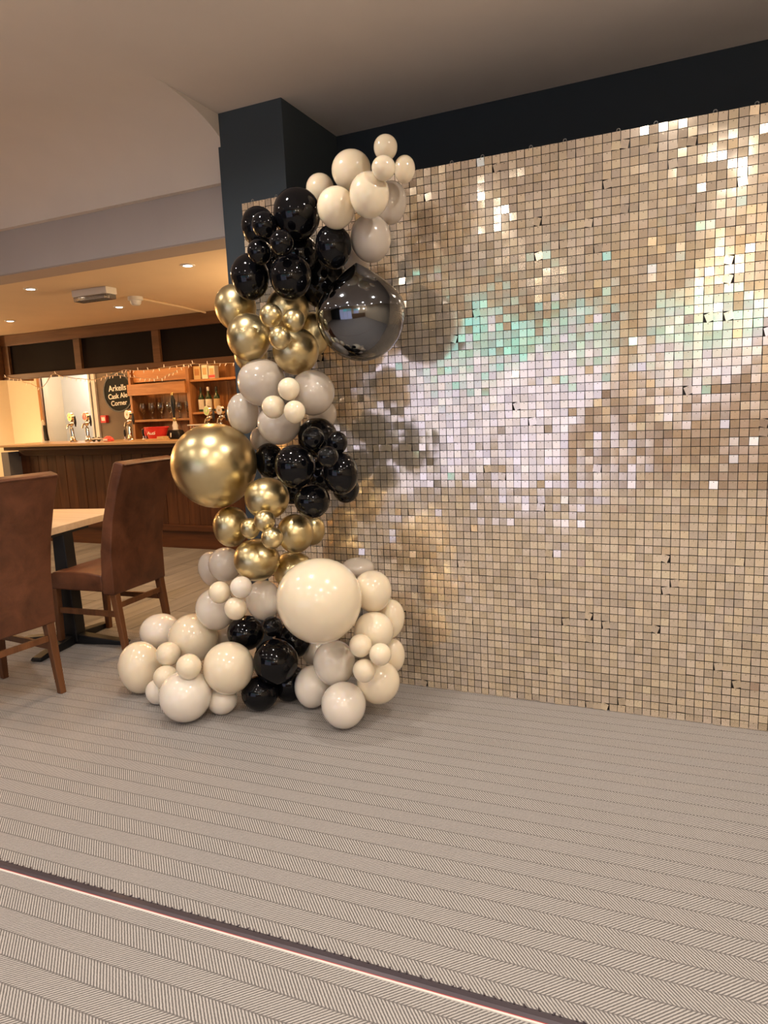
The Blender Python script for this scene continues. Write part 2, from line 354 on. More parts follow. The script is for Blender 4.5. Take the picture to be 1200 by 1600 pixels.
for i in range(NX):
    for k in range(NZ):
        c = Vector(((i+.5)*TP, 0, (k+1)*TP-.0008))
        R = rs.random()
        sg = .7 if R < .78 else 2.0 if R < .95 else 5.5
        patch = max(0, lowf(i*.8, k*.9, 9)-1.0)
        a = math.radians(rs.gauss(0, sg)+1.1*lowf(i, k, 1)+1.0+colj[i]*.6+rowj[k])            # swing about the pin row
        b = math.radians(rs.gauss(0, sg*.9)+1.4*lowf(i, k, 4)+colj[i]+9*patch)
        r_ = math.radians(rs.gauss(0, .8) if rs.random() < .975 else rs.gauss(0, 12))
        dist = (c-CAM).length
        vis = c.x < 2.38
        cells.append((0 if vis else 1, dist, c+Vector((0, -.001-abs(rs.gauss(0, .0012)), 0)), Euler((a, r_, b))))
cells.sort(key=lambda t: (t[0], t[1]))
for _, _, c, e in cells[:300]:
    o = bpy.data.objects.new('sequin', tm); C.objects.link(o); o.parent = sw; o.location = c; o.rotation_euler = e
vv, ff, mi = [], [], []
for _, _, c, e in cells[300:]:
    mm = e.to_matrix(); n0 = len(vv)
    vv += [tuple(c+mm@p) for p in TVv]; ff += [tuple(n0+q for q in f) for f in TF]; mi += [0]*6+[1]*5
me = bpy.data.meshes.new('sequin_field'); me.from_pydata(vv, [], ff); me.materials.append(M['sequin']); me.materials.append(M['pin']); me.polygons.foreach_set('material_index', mi)
o = bpy.data.objects.new('sequin_field', me); C.objects.link(o); o.parent = sw; o['kind'] = 'stuff'

# ------------------------------------------------------------------ balloons
BAL = [
(0.939,-0.380,2.356,0.046,0.048,'cream','small cream balloon at the very top of the garland'),
(0.985,-0.515,2.237,0.044,0.044,'cream','small cream balloon just below the topmost small one'),
(1.002,-0.348,2.275,0.041,0.052,'cream','small cream balloon on the right of the top cluster against the sequins'),
(0.765,-0.332,2.314,0.080,0.080,'cream','cream balloon on the upper left of the garland top, against the dark wall'),
(0.903,-0.471,2.166,0.076,0.085,'cream','cream balloon in the front middle of the top cluster with a lower half in shade'),
(0.749,-0.453,2.147,0.075,0.080,'cream','cream balloon beside the upper black balloons, right of the tallest black one'),
(0.566,-0.236,2.298,0.060,0.066,'cream','cream balloon partly hidden behind the top cluster on its left side'),
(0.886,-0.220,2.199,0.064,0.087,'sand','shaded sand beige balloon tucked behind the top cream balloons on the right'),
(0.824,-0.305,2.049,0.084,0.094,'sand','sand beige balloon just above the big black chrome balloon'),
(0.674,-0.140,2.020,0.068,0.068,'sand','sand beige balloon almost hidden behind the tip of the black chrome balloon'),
(0.544,-0.407,2.163,0.097,0.105,'black','largest and topmost black balloon of the upper black cluster'),
(0.274,-0.284,2.175,0.076,0.088,'black','black balloon at the upper left of the upper black cluster, behind a small one'),
(0.444,-0.501,2.115,0.051,0.054,'black','small black balloon overlapping the upper left black balloon'),
(0.543,-0.540,2.026,0.048,0.051,'black','small black balloon in the front centre of the upper black cluster'),
(0.383,-0.460,2.025,0.049,0.053,'black','small black balloon on the left middle of the upper black cluster'),
(0.276,-0.380,1.949,0.083,0.100,'black','black balloon at the lower left of the upper black cluster above the gold'),
(0.504,-0.421,1.917,0.088,0.093,'black','black balloon at the bottom middle of the upper black cluster'),
(0.701,-0.401,2.016,0.073,0.088,'black','egg shaped black balloon at the right of the upper black cluster'),
(0.503,-0.149,1.937,0.110,0.121,'black','black balloon hidden deep between the upper black cluster and the chrome one'),
(0.489,-0.305,2.028,0.080,0.080,'black','black balloon in the dark core of the upper black cluster under its tallest one'),
(0.266,-0.188,2.034,0.067,0.067,'black','black balloon hidden behind the front of the upper black cluster, above the gold'),
(0.798,-0.380,1.752,0.183,0.196,'chrome','giant mirror black chrome balloon with a pointed top hanging before the sequins'),
(0.120,-0.284,1.844,0.094,0.106,'gold','gold chrome balloon at the far left of the upper gold cluster'),
(0.269,-0.412,1.692,0.096,0.103,'gold','gold chrome balloon at the front left of the upper gold cluster'),
(0.377,-0.254,1.817,0.095,0.097,'gold','gold chrome balloon behind the three small gold ones, under the black cluster'),
(0.472,-0.364,1.620,0.100,0.100,'gold','gold chrome balloon at the bottom right of the upper gold cluster'),
(0.460,-0.524,1.756,0.046,0.048,'gold','small gold balloon, upper left of the upper trio'),
(0.558,-0.508,1.729,0.044,0.047,'gold','small gold balloon, right of the upper trio'),
(0.516,-0.556,1.660,0.044,0.047,'gold','small gold balloon, lowest of the upper trio'),
(0.119,-0.188,1.633,0.079,0.079,'gold','gold chrome balloon peeking out below the front left one of the upper gold cluster'),
(0.426,-0.123,1.714,0.077,0.101,'gold','dull gold balloon squeezed behind the big black chrome balloon'),
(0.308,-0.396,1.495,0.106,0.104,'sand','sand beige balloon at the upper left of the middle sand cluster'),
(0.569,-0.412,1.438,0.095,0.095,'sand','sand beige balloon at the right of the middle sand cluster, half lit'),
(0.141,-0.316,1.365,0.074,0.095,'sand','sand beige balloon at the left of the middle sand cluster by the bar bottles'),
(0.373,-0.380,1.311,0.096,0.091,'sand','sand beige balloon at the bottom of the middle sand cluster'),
(0.533,-0.540,1.456,0.045,0.047,'cream','small cream balloon, upper one of the middle trio'),
(0.453,-0.540,1.386,0.048,0.048,'cream','small cream balloon, left one of the middle trio'),
(0.563,-0.556,1.362,0.044,0.047,'cream','small cream balloon, right one of the middle trio'),
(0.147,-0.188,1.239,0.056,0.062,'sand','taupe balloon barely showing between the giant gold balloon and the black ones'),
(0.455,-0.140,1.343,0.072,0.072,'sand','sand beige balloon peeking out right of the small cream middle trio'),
(0.030,-0.415,1.132,0.195,0.195,'gold','giant round gold chrome balloon sticking out left over the bar'),
(0.509,-0.284,1.243,0.089,0.089,'black','black balloon at the top of the lower black cluster'),
(0.596,-0.476,1.250,0.047,0.048,'black','small black balloon at the upper left of the lower black cluster'),
(0.684,-0.428,1.226,0.043,0.048,'black','small black balloon at the upper right of the lower black cluster'),
(0.696,-0.540,1.176,0.044,0.045,'black','small black balloon in the middle of the lower black cluster'),
(0.500,-0.476,1.132,0.087,0.093,'black','shiny black balloon at the front left of the lower black cluster'),
(0.212,-0.233,1.137,0.070,0.085,'black','black balloon between the giant gold balloon and the lower black cluster'),
(0.683,-0.412,1.095,0.076,0.090,'black','black balloon at the right of the lower black cluster beside the sequins'),
(0.612,-0.236,1.003,0.061,0.061,'black','black balloon half hidden at the lower right of the lower black cluster'),
(0.537,-0.412,0.974,0.078,0.075,'black','black balloon at the bottom of the lower black cluster'),
(0.475,-0.204,1.067,0.083,0.083,'black','black balloon deep inside the lower black cluster'),
(0.294,-0.188,0.998,0.074,0.074,'black','black balloon behind the gold one at the lower left of the lower black cluster'),
(0.325,-0.444,0.987,0.099,0.094,'gold','bright gold chrome balloon at the top of the lower gold cluster'),
(0.070,-0.380,0.841,0.084,0.096,'gold','gold chrome balloon at the left of the lower gold cluster'),
(0.419,-0.380,0.820,0.082,0.089,'gold','gold chrome balloon at the right of the lower gold cluster'),
(0.235,-0.428,0.700,0.105,0.097,'gold','gold chrome balloon at the bottom of the lower gold cluster'),
(0.315,-0.252,0.612,0.095,0.095,'gold','gold chrome balloon behind the giant cream balloon'),
(0.382,-0.560,0.908,0.045,0.047,'gold','small gold balloon, upper one of the lower trio'),
(0.281,-0.524,0.865,0.042,0.046,'gold','small gold balloon, left one of the lower trio'),
(0.430,-0.584,0.839,0.046,0.047,'gold','small gold balloon, right one of the lower trio'),
(0.387,-0.172,0.798,0.061,0.074,'gold','gold chrome balloon peeking out at the right edge of the lower gold cluster'),
(-0.191,-0.220,0.585,0.069,0.092,'sand','pale sand balloon at the far left under the lower gold cluster'),
(0.007,-0.364,0.652,0.080,0.083,'sand','sand beige balloon just left of the lowest gold chrome balloon'),
(-0.078,-0.357,0.421,0.097,0.104,'cream2','ivory balloon at the left of the lower ivory group above the black base'),
(0.198,-0.348,0.485,0.082,0.097,'cream2','ivory balloon left of the giant cream balloon'),
(0.098,-0.540,0.567,0.049,0.051,'cream','small cream balloon, left one of the low left trio'),
(0.220,-0.540,0.599,0.049,0.050,'cream2','small ivory balloon, upper right one of the low left trio'),
(0.192,-0.556,0.504,0.050,0.052,'cream','small cream balloon, lowest one of the low left trio'),
(-0.165,-0.188,0.226,0.074,0.074,'sand','sand beige balloon hidden behind the bottom left cream cluster'),
(0.635,-0.572,0.577,0.179,0.179,'cream','giant cream balloon near the bottom of the garland'),
(0.783,-0.364,0.573,0.084,0.092,'cream','cream balloon at the upper right of the giant cream one'),
(0.628,-0.188,0.627,0.078,0.048,'sand','sand beige balloon peeking out above the giant cream balloon'),
(0.818,-0.263,0.421,0.063,0.089,'cream','cream balloon at the right edge of the bottom right cluster, in shade on its left'),
(0.804,-0.414,0.409,0.086,0.086,'cream','cream balloon below right of the giant cream balloon'),
(0.816,-0.250,0.244,0.055,0.079,'cream','cream balloon at the far right of the bottom right cluster before the sequins'),
(0.590,-0.396,0.235,0.095,0.104,'cream2','ivory balloon in the left middle of the bottom right cluster'),
(0.797,-0.380,0.164,0.096,0.096,'cream','cream balloon at the lower right of the bottom right cluster'),
(0.462,-0.387,0.103,0.083,0.098,'cream2','ivory balloon at the lower left of the bottom right cluster'),
(0.691,-0.515,0.099,0.097,0.100,'cream2','ivory balloon resting lowest on the carpet in the bottom right cluster'),
(0.350,-0.156,0.179,0.067,0.067,'cream2','ivory balloon half hidden under the giant cream balloon'),
(0.800,-0.540,0.388,0.048,0.049,'cream','small cream balloon, upper one of the bottom right trio'),
(0.889,-0.540,0.359,0.046,0.047,'cream','small cream balloon, right one of the bottom right trio'),
(0.820,-0.556,0.287,0.048,0.049,'cream','small cream balloon, lowest one of the bottom right trio'),
(-0.219,-0.373,0.265,0.122,0.122,'cream','cream balloon at the top of the bottom left cluster'),
(-0.514,-0.284,0.242,0.105,0.095,'cream2','ivory balloon behind the top left of the bottom left cluster'),
(-0.461,-0.502,0.130,0.106,0.131,'cream','cream balloon at the far left end of the garland base near the chair'),
(0.131,-0.562,0.219,0.115,0.120,'cream','cream balloon at the right of the bottom left cluster before the black ones'),
(-0.024,-0.686,0.114,0.116,0.116,'cream2','ivory balloon resting lowest on the carpet in the bottom left cluster'),
(0.082,-0.565,0.059,0.071,0.065,'cream2','ivory balloon on the carpet behind the lowest of the bottom left cluster'),
(-0.284,-0.581,0.058,0.059,0.062,'cream2','greyish ivory balloon almost hidden behind the bottom left cluster'),
(-0.235,-0.541,0.239,0.058,0.058,'cream','small cream balloon, upper one of the bottom left trio'),
(0.023,-0.701,0.265,0.055,0.057,'cream','small cream balloon, right one of the bottom left trio'),
(-0.215,-0.594,0.143,0.058,0.058,'cream','small cream balloon, lower one of the bottom left trio'),
(0.084,-0.348,0.312,0.090,0.084,'black','black balloon at the upper left of the bottom black group'),
(0.292,-0.428,0.389,0.047,0.047,'black','small black balloon under the ivory ones in the bottom black group'),
(0.316,-0.453,0.231,0.103,0.106,'black','black balloon in the front middle of the bottom black group'),
(0.234,-0.480,0.079,0.086,0.080,'black','black balloon on the carpet at the foot of the bottom black group'),
(0.294,-0.260,0.268,0.090,0.090,'black','black balloon behind the giant cream one in the bottom black group'),
(0.310,-0.343,0.082,0.086,0.086,'black','black balloon in deep shade at the right of the bottom black group'),]
def unit_balloon(kind):
    seg, rings = (40, 26) if kind == 'chrome' else (28, 18)
    pr = []
    for i in range(rings+1):
        t = PI*i/rings; r = math.sin(t); z = -math.cos(t)
        if kind == 'chrome':                                   # rounded drop with its point upwards
            if z > .1:
                q = (z-.1)/.9; r = math.cos(.15*PI/2+q*.85*PI/2)**.92*1.02 if q < 1 else 0
        else:
            r *= 1+.05*z                                       # a touch fuller on top than at the neck
        pr.append((max(r, 0) if 0 < i < rings else 0, z))
    return lathe(B(), pr, seg)
proto = {}
for x, y, z, rx, rz, col, lab in BAL:
    kind = 'chrome' if col == 'chrome' else 'round'
    if kind not in proto: proto[kind] = {}
    if col not in proto[kind]:
        o = obj('balloon', unit_balloon(kind), M[col], None, 'all'); proto[kind][col] = o
    else: o = use('balloon', proto[kind][col])
    o.location = (x, y, z); o.scale = (rx, rx, rz)
    ln = random.uniform(-.12, .12); o.rotation_euler = (ln, -.045+random.uniform(-.1, .1), random.uniform(0, 6))
    if col == 'chrome' or rx > .15: o.rotation_euler = (0, -.05, 0)
    size = 'giant balloons of the garland' if rx > .15 else 'small balloons of the garland trios' if rx < .064 else 'round %s balloons of the garland' % {'cream2': 'ivory', 'sand': 'sand beige', 'chrome': 'black'}.get(col, col)
    tag(o, lab, 'balloon', size)

# ------------------------------------------------------------------ chairs and table
def make_chair(loc, rz, label, wid=.46, src=None):
    t = thing('dining_chair', loc, label, 'chair', 'brown leather dining chairs at the table', rz)
    if src:
        for ch in src.children:
            c = ch.copy(); C.objects.link(c); c.parent = t
            for g in ch.children: d = g.copy(); C.objects.link(d); d.parent = c
        return t
    hw = wid/2
    back = [(.026, .362), (.030, .60), (.066, .80), (.120, .97), (.178, 1.106), (.173, 1.121), (.126, 1.133), (.110, 1.120), (.052, .98), (-.004, .80), (-.046, .62), (-.058, .47), (-.058, .362)]
    obj('backrest', prism(B(), back, -hw, hw, 'y', .009), M['leather'], t, True)
    seat = [(-.060, .375), (-.060, .475), (-.16, .487), (-.30, .490), (-.42, .482), (-.475, .462), (-.482, .43), (-.478, .385), (-.47, .375)]
    obj('seat', prism(B(), seat, -hw+.004, hw-.004, 'y', .012), M['leather'], t, True)
    obj('piping', tube(B(), [(.179, -hw+.01, 1.112), (.1795, 0, 1.113), (.179, hw-.01, 1.112)], .0045, 6), M['leather'], t, True)
    def leg(x0, y0, x1, y1, a, b, z1):
        bm = B(); v = []
        for (x, y, z, h) in ((x0, y0, 0, a), (x1, y1, z1, b)):
            v += [bm.verts.new((x+i*h, y+j*h, z)) for i, j in ((-1, -1), (1, -1), (1, 1), (-1, 1))]
        bm.faces.new(v[3::-1]); bm.faces.new(v[4:])
        for i in range(4): bm.faces.new((v[i], v[(i+1) % 4], v[4+(i+1) % 4], v[4+i]))
        bmesh.ops.bevel(bm, geom=list(bm.edges), offset=.003, segments=1, affect='EDGES'); return bm
    for s in (-1, 1):
        obj('leg', leg(.045, s*(hw-.03), .0, s*(hw-.032), .016, .022, .375), M['leg'], t); obj('leg', leg(-.445, s*(hw-.03), -.44, s*(hw-.03), .016, .021, .38), M['leg'], t)
    for s in (-1, 1):
        obj('stretcher', bx(-.43, s*(hw-.03)-.009, .225, .01, s*(hw-.03)+.009, .258, .002), M['leg'], t)
    obj('stretcher', bx(.003, -hw+.045, .275, .021, hw-.045, .305, .002), M['leg'], t)
    return t
c1 = make_chair((-.93, -.835, 0), -.10, 'brown leather high back chair nearest the viewer, only its back showing')
make_chair((-1.015, .10, 0), .06, 'brown leather high back chair between the near chair and the giant gold balloon', src=c1)

tb = thing('dining_table', (-1.46, -.02, 0), 'pale oak topped dining table on a black iron pedestal between two leather chairs', 'table', None, .2)
ct, st_ = math.cos(.2), math.sin(.2)
tp = obj('tabletop', bx(-.717, -.690, .705, .043, .630, .748, .003), M['table'], tb)
obj('pedestal', prism(B(), [(-.055, .02), (.055, .02), (.040, .705), (-.040, .705)], -.045, .045, 'y', .006), M['iron'], tb)
for a, L in ((0, .36), (PI/2, .34), (PI, .36), (-PI/2, .34)):
    bm = B(); q = Matrix.Rotation(a, 3, 'Z'); prism(bm, [(.02, 0), (L, 0), (L+.015, .012), (L, .024), (.05, .06), (.02, .06)], -.032, .032, 'y', .005)
    for v in bm.verts: v.co = q @ v.co
    obj('base_foot', bm, M['iron'], tb)
obj('mounting_plate', bx(-.3, -.2, .69, .04, .2, .705), M['iron'], tb)

# ------------------------------------------------------------------ the bar
BX0, BX1 = -5.04, -.32
bar = thing('bar_counter', (0, 0, 0), 'long dark wood panelled bar counter with a light oak edged top', 'bar counter')
obj('worktop', bx(BX0-.04, 2.36, 1.098, BX1, 3.0, 1.125, .004), M['worktop'], bar)
obj('moulding', bx(BX0-.02, 2.40, 1.06, BX1, 2.6, 1.098, .006), M['darkh'], bar)
obj('top_rail', bx(BX0, 2.57, .985, BX1, 2.62, 1.06, .004), M['darkh'], bar)
obj('bottom_rail', bx(BX0, 2.57, .185, BX1, 2.62, .25, .004), M['darkh'], bar)
obj('plinth', bx(BX0, 2.60, 0, BX1, 2.66, .185), M['darkh'], bar)
obj('carcass', bx(BX0, 2.615, .1, BX1, 2.95, 1.098), M['black_panel'], bar)
pm = None; nP = 34; pw = (BX1-BX0)/nP
for i in range(nP):
    if pm is None: pm = o = obj('panel_board', bx(.002, -.008, .25, pw-.002, .008, .985, .003), M['dark'], bar)
    else: o = use('panel_board', pm, bar)
    o.location = (BX0+i*pw, 2.600+random.uniform(-.002, .002), 0)
can = thing('bar_canopy', (0, 0, 0), 'brown timber canopy with black panels hanging above the bar counter', 'canopy')
cx = [-5.05, -3.96, -2.89, -1.83, -.77]
obj('top_rail', bx(-5.12, 2.56, 2.215, -.2, 2.64, BARC-.002, .003), M['pel'], can); obj('bottom_rail', bx(-5.12, 2.55, 1.845, -.2, 2.65, 1.90, .003), M['pel'], can)
obj('side_board', bx(-5.13, 2.5, 1.845, -5.11, 2.95, BARC-.002), M['pel'], can)
for i, x in enumerate(cx):
    obj('mullion', bx(x-.045, 2.565, 1.90, x+.045, 2.635, 2.215, .003), M['pel'], can)
    if i < 4: obj('panel', bx(x+.045, 2.595, 1.90, cx[i+1]-.045, 2.62, 2.215), M['black_panel'], can)
# fairy lights along the canopy
fl = thing('fairy_lights', (0, 0, 0), 'string of warm fairy lights draped under the bar canopy', 'fairy lights')
S1 = [(-5.08, 1.88), (-4.9, 1.85), (-4.7, 1.79), (-4.52, 1.73), (-4.3, 1.87), (-4.15, 1.83), (-3.95, 1.80), (-3.75, 1.775), (-3.5, 1.80), (-3.3, 1.85), (-3.15, 1.835), (-2.95, 1.83), (-2.75, 1.845), (-2.5, 1.855), (-2.2, 1.84), (-2.0, 1.835), (-1.7, 1.80), (-1.3, 1.84)]
S2 = [(-3.6, 1.80), (-3.4, 1.80), (-3.2, 1.77), (-3.0, 1.745), (-2.85, 1.735), (-2.7, 1.78), (-2.55, 1.83), (-2.4, 1.86)]
def dense(p, n=6):
    out = []
    for (a, b), (c, d) in zip(p, p[1:]):
        for j in range(n):
            t = j/n; q = t*t*(3-2*t); out.append((a+(c-a)*t, 2.535+.004*math.sin(9*(a+t)), b+(d-b)*q))
    return out+[(p[-1][0], 2.535, p[-1][1])]
bw, bb = B(), B()
for p in (S1, S2):
    d = dense(p); tube(bw, d, .0035, 5)
    for j in range(1, len(d), 2):
        x, y, z = d[j]; a = random.uniform(-.6, .6); s_ = random.choice((-1, -1, -1, 1)); cyl(bb, (x, y, z), (x+.022*math.sin(a), y-.006, z+s_*.028*math.cos(a)), .0042, .0025, 6)
obj('wire', bw, M['wire'], fl); o = obj('bulbs', bb, M['fairy'], fl); o['kind'] = 'stuff'

# beer fonts on the counter
TZ = 1.125
def font(loc, label, disc, rz=0, h=1.0, small=False):
    t = thing('beer_tap', loc, label, 'beer tap', 'beer taps on the bar', rz)
    obj('base', lathe(B(), [(0, 0), (.045, 0), (.045, .008), (.030, .020), (.022, .055), (.019, .06), (0, .06)], 20), M['chromem'], t, True)
    obj('column', tube(B(), [(0, 0, .055), (-.004, 0, .10), (-.010, 0, .15), (-.006, 0, .185), (.010, 0, .205), (.035, 0, .212), (.075, 0, .210)], [.019, .020, .021, .022, .021, .017, .012], 12), M['chromem'], t, True)
    obj('spout', tube(B(), [(.03, -.02, .20), (.035, -.06, .19), (.037, -.075, .15)], .009, 8), M['chromem'], t, True)
    obj('handle', lathe(B(), [(0, -.05), (.007, -.045), (.013, 0), (.012, .03), (.007, .07), (0, .075)], 10, (.088, 0, .215)), M['blackp'], t, True)
    bm = B(); cyl(bm, (-.006, 0, .2), (.0, 0, .235), .007); obj('stem', bm, M['chromem'], t, True)
    bm = B(); cyl(bm, (0, -.014, .275), (0, .014, .275), .043, seg=24); k = obj('medallion', bm, disc, t, True)
    bm = B(); lathe(bm, [(.043, -.016), (.047, -.016), (.047, .016), (.043, .016), (.043, -.016)], 24); obj('medallion_rim', bm, M['chromem'], k, True, (0, 0, .275), (PI/2, 0, 0))
    bm = B(); cyl(bm, (0, -.017, .275), (0, -.013, .275), .012, seg=16); obj('badge', bm, M['paper'] if disc is not M['whitep'] else M['cardtan'], k)
    return t
font((-4.33, 2.72, TZ), 'chrome beer tap with a gold medallion in front of the white doorway', M['brass'], -.25)
font((-4.10, 2.72, TZ), 'chrome beer tap with a red medallion beside the doorway frame', M['pinkp'], -.25)
font((-3.49, 2.72, TZ), 'chrome beer tap with a white medallion below the round chalkboard', M['whitep'], -.25)
font((-2.44, 2.72, TZ), 'chrome beer tap with a pale green medallion above the giant gold balloon', M['greenp'], -.25)
font((-2.30, 2.74, TZ), 'chrome beer tap with a white and dark medallion right of the green one', M['whitep'], -.25)
# figurine bottle by the doorway
t = thing('figurine', (-4.75, 2.7, TZ), 'small pale figurine with a dark side standing at the far end of the bar top', 'figurine')
obj('body', lathe(B(), [(0, 0), (.035, 0), (.036, .02), (.026, .06), (.030, .12), (.028, .17), (.016, .20), (.02, .225), (.012, .25), (0, .262)], 14, sx=.8), M['paper'], t, True)
obj('base', lathe(B(), [(0, 0), (.045, 0), (.045, .018), (.036, .022), (0, .022)], 16), M['whitep'], t, True)
obj('cloak', prism(B(), [(.012, .022), (.055, .022), (.045, .08), (.028, .17), (.018, .2), (.012, .1)], -.02, .02, 'y', .003), M['iron'], t, True)
# sunglasses-like white tray and red cloth
t = thing('spectacles', (-3.87, 2.62, TZ), 'white framed spectacles lying on the bar top', 'spectacles')
bm = B(); tube(bm, [(-.07, .05, .02), (-.07, 0, .03), (-.035, -.01, .03), (0, -.005, .035), (.035, -.01, .03), (.07, 0, .03), (.07, .05, .02)], .008, 8); obj('frame', bm, M['whitep'], t, True)
for s_ in (-1, 1): bm = B(); cyl(bm, (s_*.036, -.008, .024), (s_*.036, -.003, .024), .026, seg=14); obj('lens', bm, M['blackp'], t, True)
t = thing('crisp_packet', (-3.72, 2.64, TZ), 'crumpled red and white packet on the bar top next to the spectacles', 'packet')
bm = B(); bmesh.ops.create_icosphere(bm, subdivisions=3, radius=.055)
for v in bm.verts: v.co = Vector((v.co.x*1.1, v.co.y*.8, max(v.co.z, -.022)*.7+.0154)) * (1+random.uniform(-.10, .10))
zm = min(v.co.z for v in bm.verts)
for v in bm.verts: v.co.z -= zm
obj('packet', bm, M['pinkp'], t); obj('label_band', bx(-.03, -.052, .008, .03, -.046, .028), M['whitep'], t)
# oval red bucket with white lettering
t = thing('drinks_bucket', (-3.12, 2.72, TZ), 'oval red bucket with white lettering on the bar top', 'bucket')
bm = B(); lathe(bm, [(0, 0), (.100, 0), (.104, .004), (.140, .125), (.146, .128), (.146, .134), (.136, .134), (.100, .012), (0, .010)], 32, sy=.62); obj('body', bm, M['redp'], t, True)
text_mesh('lettering', 'ALES', .05, M['whitep'], t, (-.005, -.0775, .072), (PI/2-.2, 0, 0), .001, .001)
for s_ in (-1, 1): obj('handle', tube(B(), [(s_*.143, -.03, .122), (s_*.165, 0, .128), (s_*.143, .03, .122)], .005, 6), M['redp'], t, True)
bt = thing('drip_mat', (-3.0, 2.62, TZ), 'light wooden board lying in front of the red bucket', 'board')
obj('board', bx(-.16, -.05, 0, .09, .05, .014, .003), M['worktop'], bt); obj('beer_mat', bx(.0, -.04, .014, .085, .04, .036, .002), M['cardtan'], bt)
# hand pump
t = thing('hand_pump', (-2.92, 2.78, TZ), 'tall hand pump with a slim black handle and gold tip behind the red bucket', 'hand pump')
obj('body', prism(B(), [(-.085, 0), (.085, 0), (.085, .05), (.06, .095), (-.06, .095), (-.085, .05)], -.05, .05, 'y', .012), M['blackp'], t, True)
obj('collar', lathe(B(), [(0, 0), (.030, 0), (.034, .03), (.026, .05), (.030, .08), (.020, .105), (.018, .125), (0, .125)], 18, (0, 0, .06)), M['whitep'], t, True)
obj('ferrule', lathe(B(), [(0, 0), (.018, 0), (.022, .015), (.016, .04), (0, .04)], 14, (0, 0, .18)), M['brass'], t, True)
h = obj('handle', lathe(B(), [(0, 0), (.010, 0), (.014, .05), (.026, .14), (.027, .18), (.017, .22), (.013, .232), (0, .232)], 16, (-.005, 0, .215)), M['blackp'], t, True)
obj('finial', lathe(B(), [(0, 0), (.012, 0), (.014, .012), (.009, .03), (0, .034)], 12, (-.005, 0, .447)), M['brass'], t, True)
obj('spout', tube(B(), [(0, -.045, .06), (0, -.075, .062), (0, -.085, .02)], .01, 8), M['chromem'], t, True)
# small dark tap handles and red sticks behind the counter edge
for k, (x, y, c, lb) in enumerate(((-3.62, 2.78, 'blackp', 'short black tap handle left of the white medallion tap'), (-3.38, 2.80, 'blackp', 'short black tap handle right of the white medallion tap'), (-3.31, 2.76, 'pinkp', 'short red tap handle nearest to the white medallion tap'), (-3.25, 2.80, 'blackp', 'short black tap handle between the two red ones'), (-3.20, 2.90, 'pinkp', 'short red tap handle next to the red bucket'))):
    t = thing('soda_tap', (x, y, TZ), lb, 'tap', 'short taps on the bar')
    obj('base', lathe(B(), [(0, 0), (.02, 0), (.02, .006), (.008, .014), (.007, .04), (0, .04)], 12), M['chromem'], t, True)
    obj('handle', lathe(B(), [(0, 0), (.009, 0), (.014, .03), (.011, .07), (0, .08)], 10, (0, 0, .04)), M[c], t, True)

# ------------------------------------------------------------------ back bar
bk = thing('back_bar_cabinet', (0, 0, 0), 'orange oak back bar shelving with a panelled back and open shelves', 'cabinet')
KX0, KX1, KD = -4.50, -3.62, 3.86
KR = -2.3
obj('side_panel', bx(KX0-.035, KD, 0, KX0, YB, 2.05), M['oakv'], bk); obj('side_panel', bx(KX1, KD, 0, KX1+.045, YB, 2.05), M['oakv'], bk); obj('side_panel', bx(KR, KD, 0, KR+.04, YB, 2.05), M['oakv'], bk)
obj('upper_board', bx(KX0, KD+.05, 1.80, KX1, KD+.07, 2.05), M['oak'], bk)
obj('fascia', bx(KX0-.04, KD-.03, 1.635, KX1, KD+.01, 1.775, .003), M['oak'], bk); obj('top', bx(KX0-.035, KD, 2.05, KR+.04, YB, 2.09), M['oak'], bk)
pl = None
for i in range(17):
    x = KX0+i*.128
    if x+.126 > KR: break
    if pl is None: pl = o = obj('back_board', bx(.001, -.006, .9, .126, .006, 2.05, .004), M['oakv'], bk)
    else: o = use('back_board', pl, bk)
    o.location = (x, YB-.012, 0)
for z in (1.33, .98): obj('shelf', bx(KX0, KD+.01, z-.028, KX1, YB-.018, z, .003), M['oak'], bk)
for z in (1.785, 1.395, .98): obj('shelf', bx(KX1+.045, KD+.01, z-.026, KR, YB-.018, z, .003), M['oak'], bk)
obj('base_unit', bx(KX0-.035, KD-.15, 0, KR+.04, YB-.02, .95), M['oak'], bk)
gm = None
ORD = ['first', 'second', 'third', 'fourth', 'fifth', 'sixth', 'seventh', 'eighth', 'ninth', 'tenth', 'eleventh']
def goblet():
    return lathe(B(), [(0, 0), (.034, 0), (.034, .003), (.006, .010), (.004, .07), (.012, .082), (.036, .115), (.040, .15), (.033, .205), (.031, .205), (.038, .15), (.034, .117), (.010, .086), (0, .082)], 16)
for i in range(11):
    x = -4.42+.072*i; y = KD+.09+(i % 2)*.09
    if gm is None: gm = o = obj('wine_glass', goblet(), M['glass'], None, True)
    else: o = use('wine_glass', gm)
    o.location = (x, y, 1.33); tag(o, '%s clear stemmed wine glass along the back bar shelf, counted from the chalkboard' % ORD[i], 'glass', 'wine glasses on the back bar shelf')
tm2 = None
for k, (x, y) in enumerate(((-2.74, 2.86), (-2.67, 2.86), (-2.60, 2.86), (-2.74, 2.93), (-2.67, 2.93), (-2.60, 2.93))):
    if tm2 is None: tm2 = o = obj('tumbler', lathe(B(), [(0, 0), (.027, 0), (.033, .13), (.031, .13), (.025, .008), (0, .008)], 16), M['glass'], None, True)
    else: o = use('tumbler', tm2)
    o.location = (x, y, TZ); tag(o, 'clear glass tumbler under the white tray, %s one of the %s row' % (ORD[k % 3], 'front' if k < 3 else 'rear'), 'glass', 'tumblers on the bar')
t = obj('tray', bx(-2.79, 2.81, TZ+.13, -2.55, 2.98, TZ+.142, .003), M['whitep']); tag(t, 'flat white tray resting on a block of glass tumblers', 'tray')
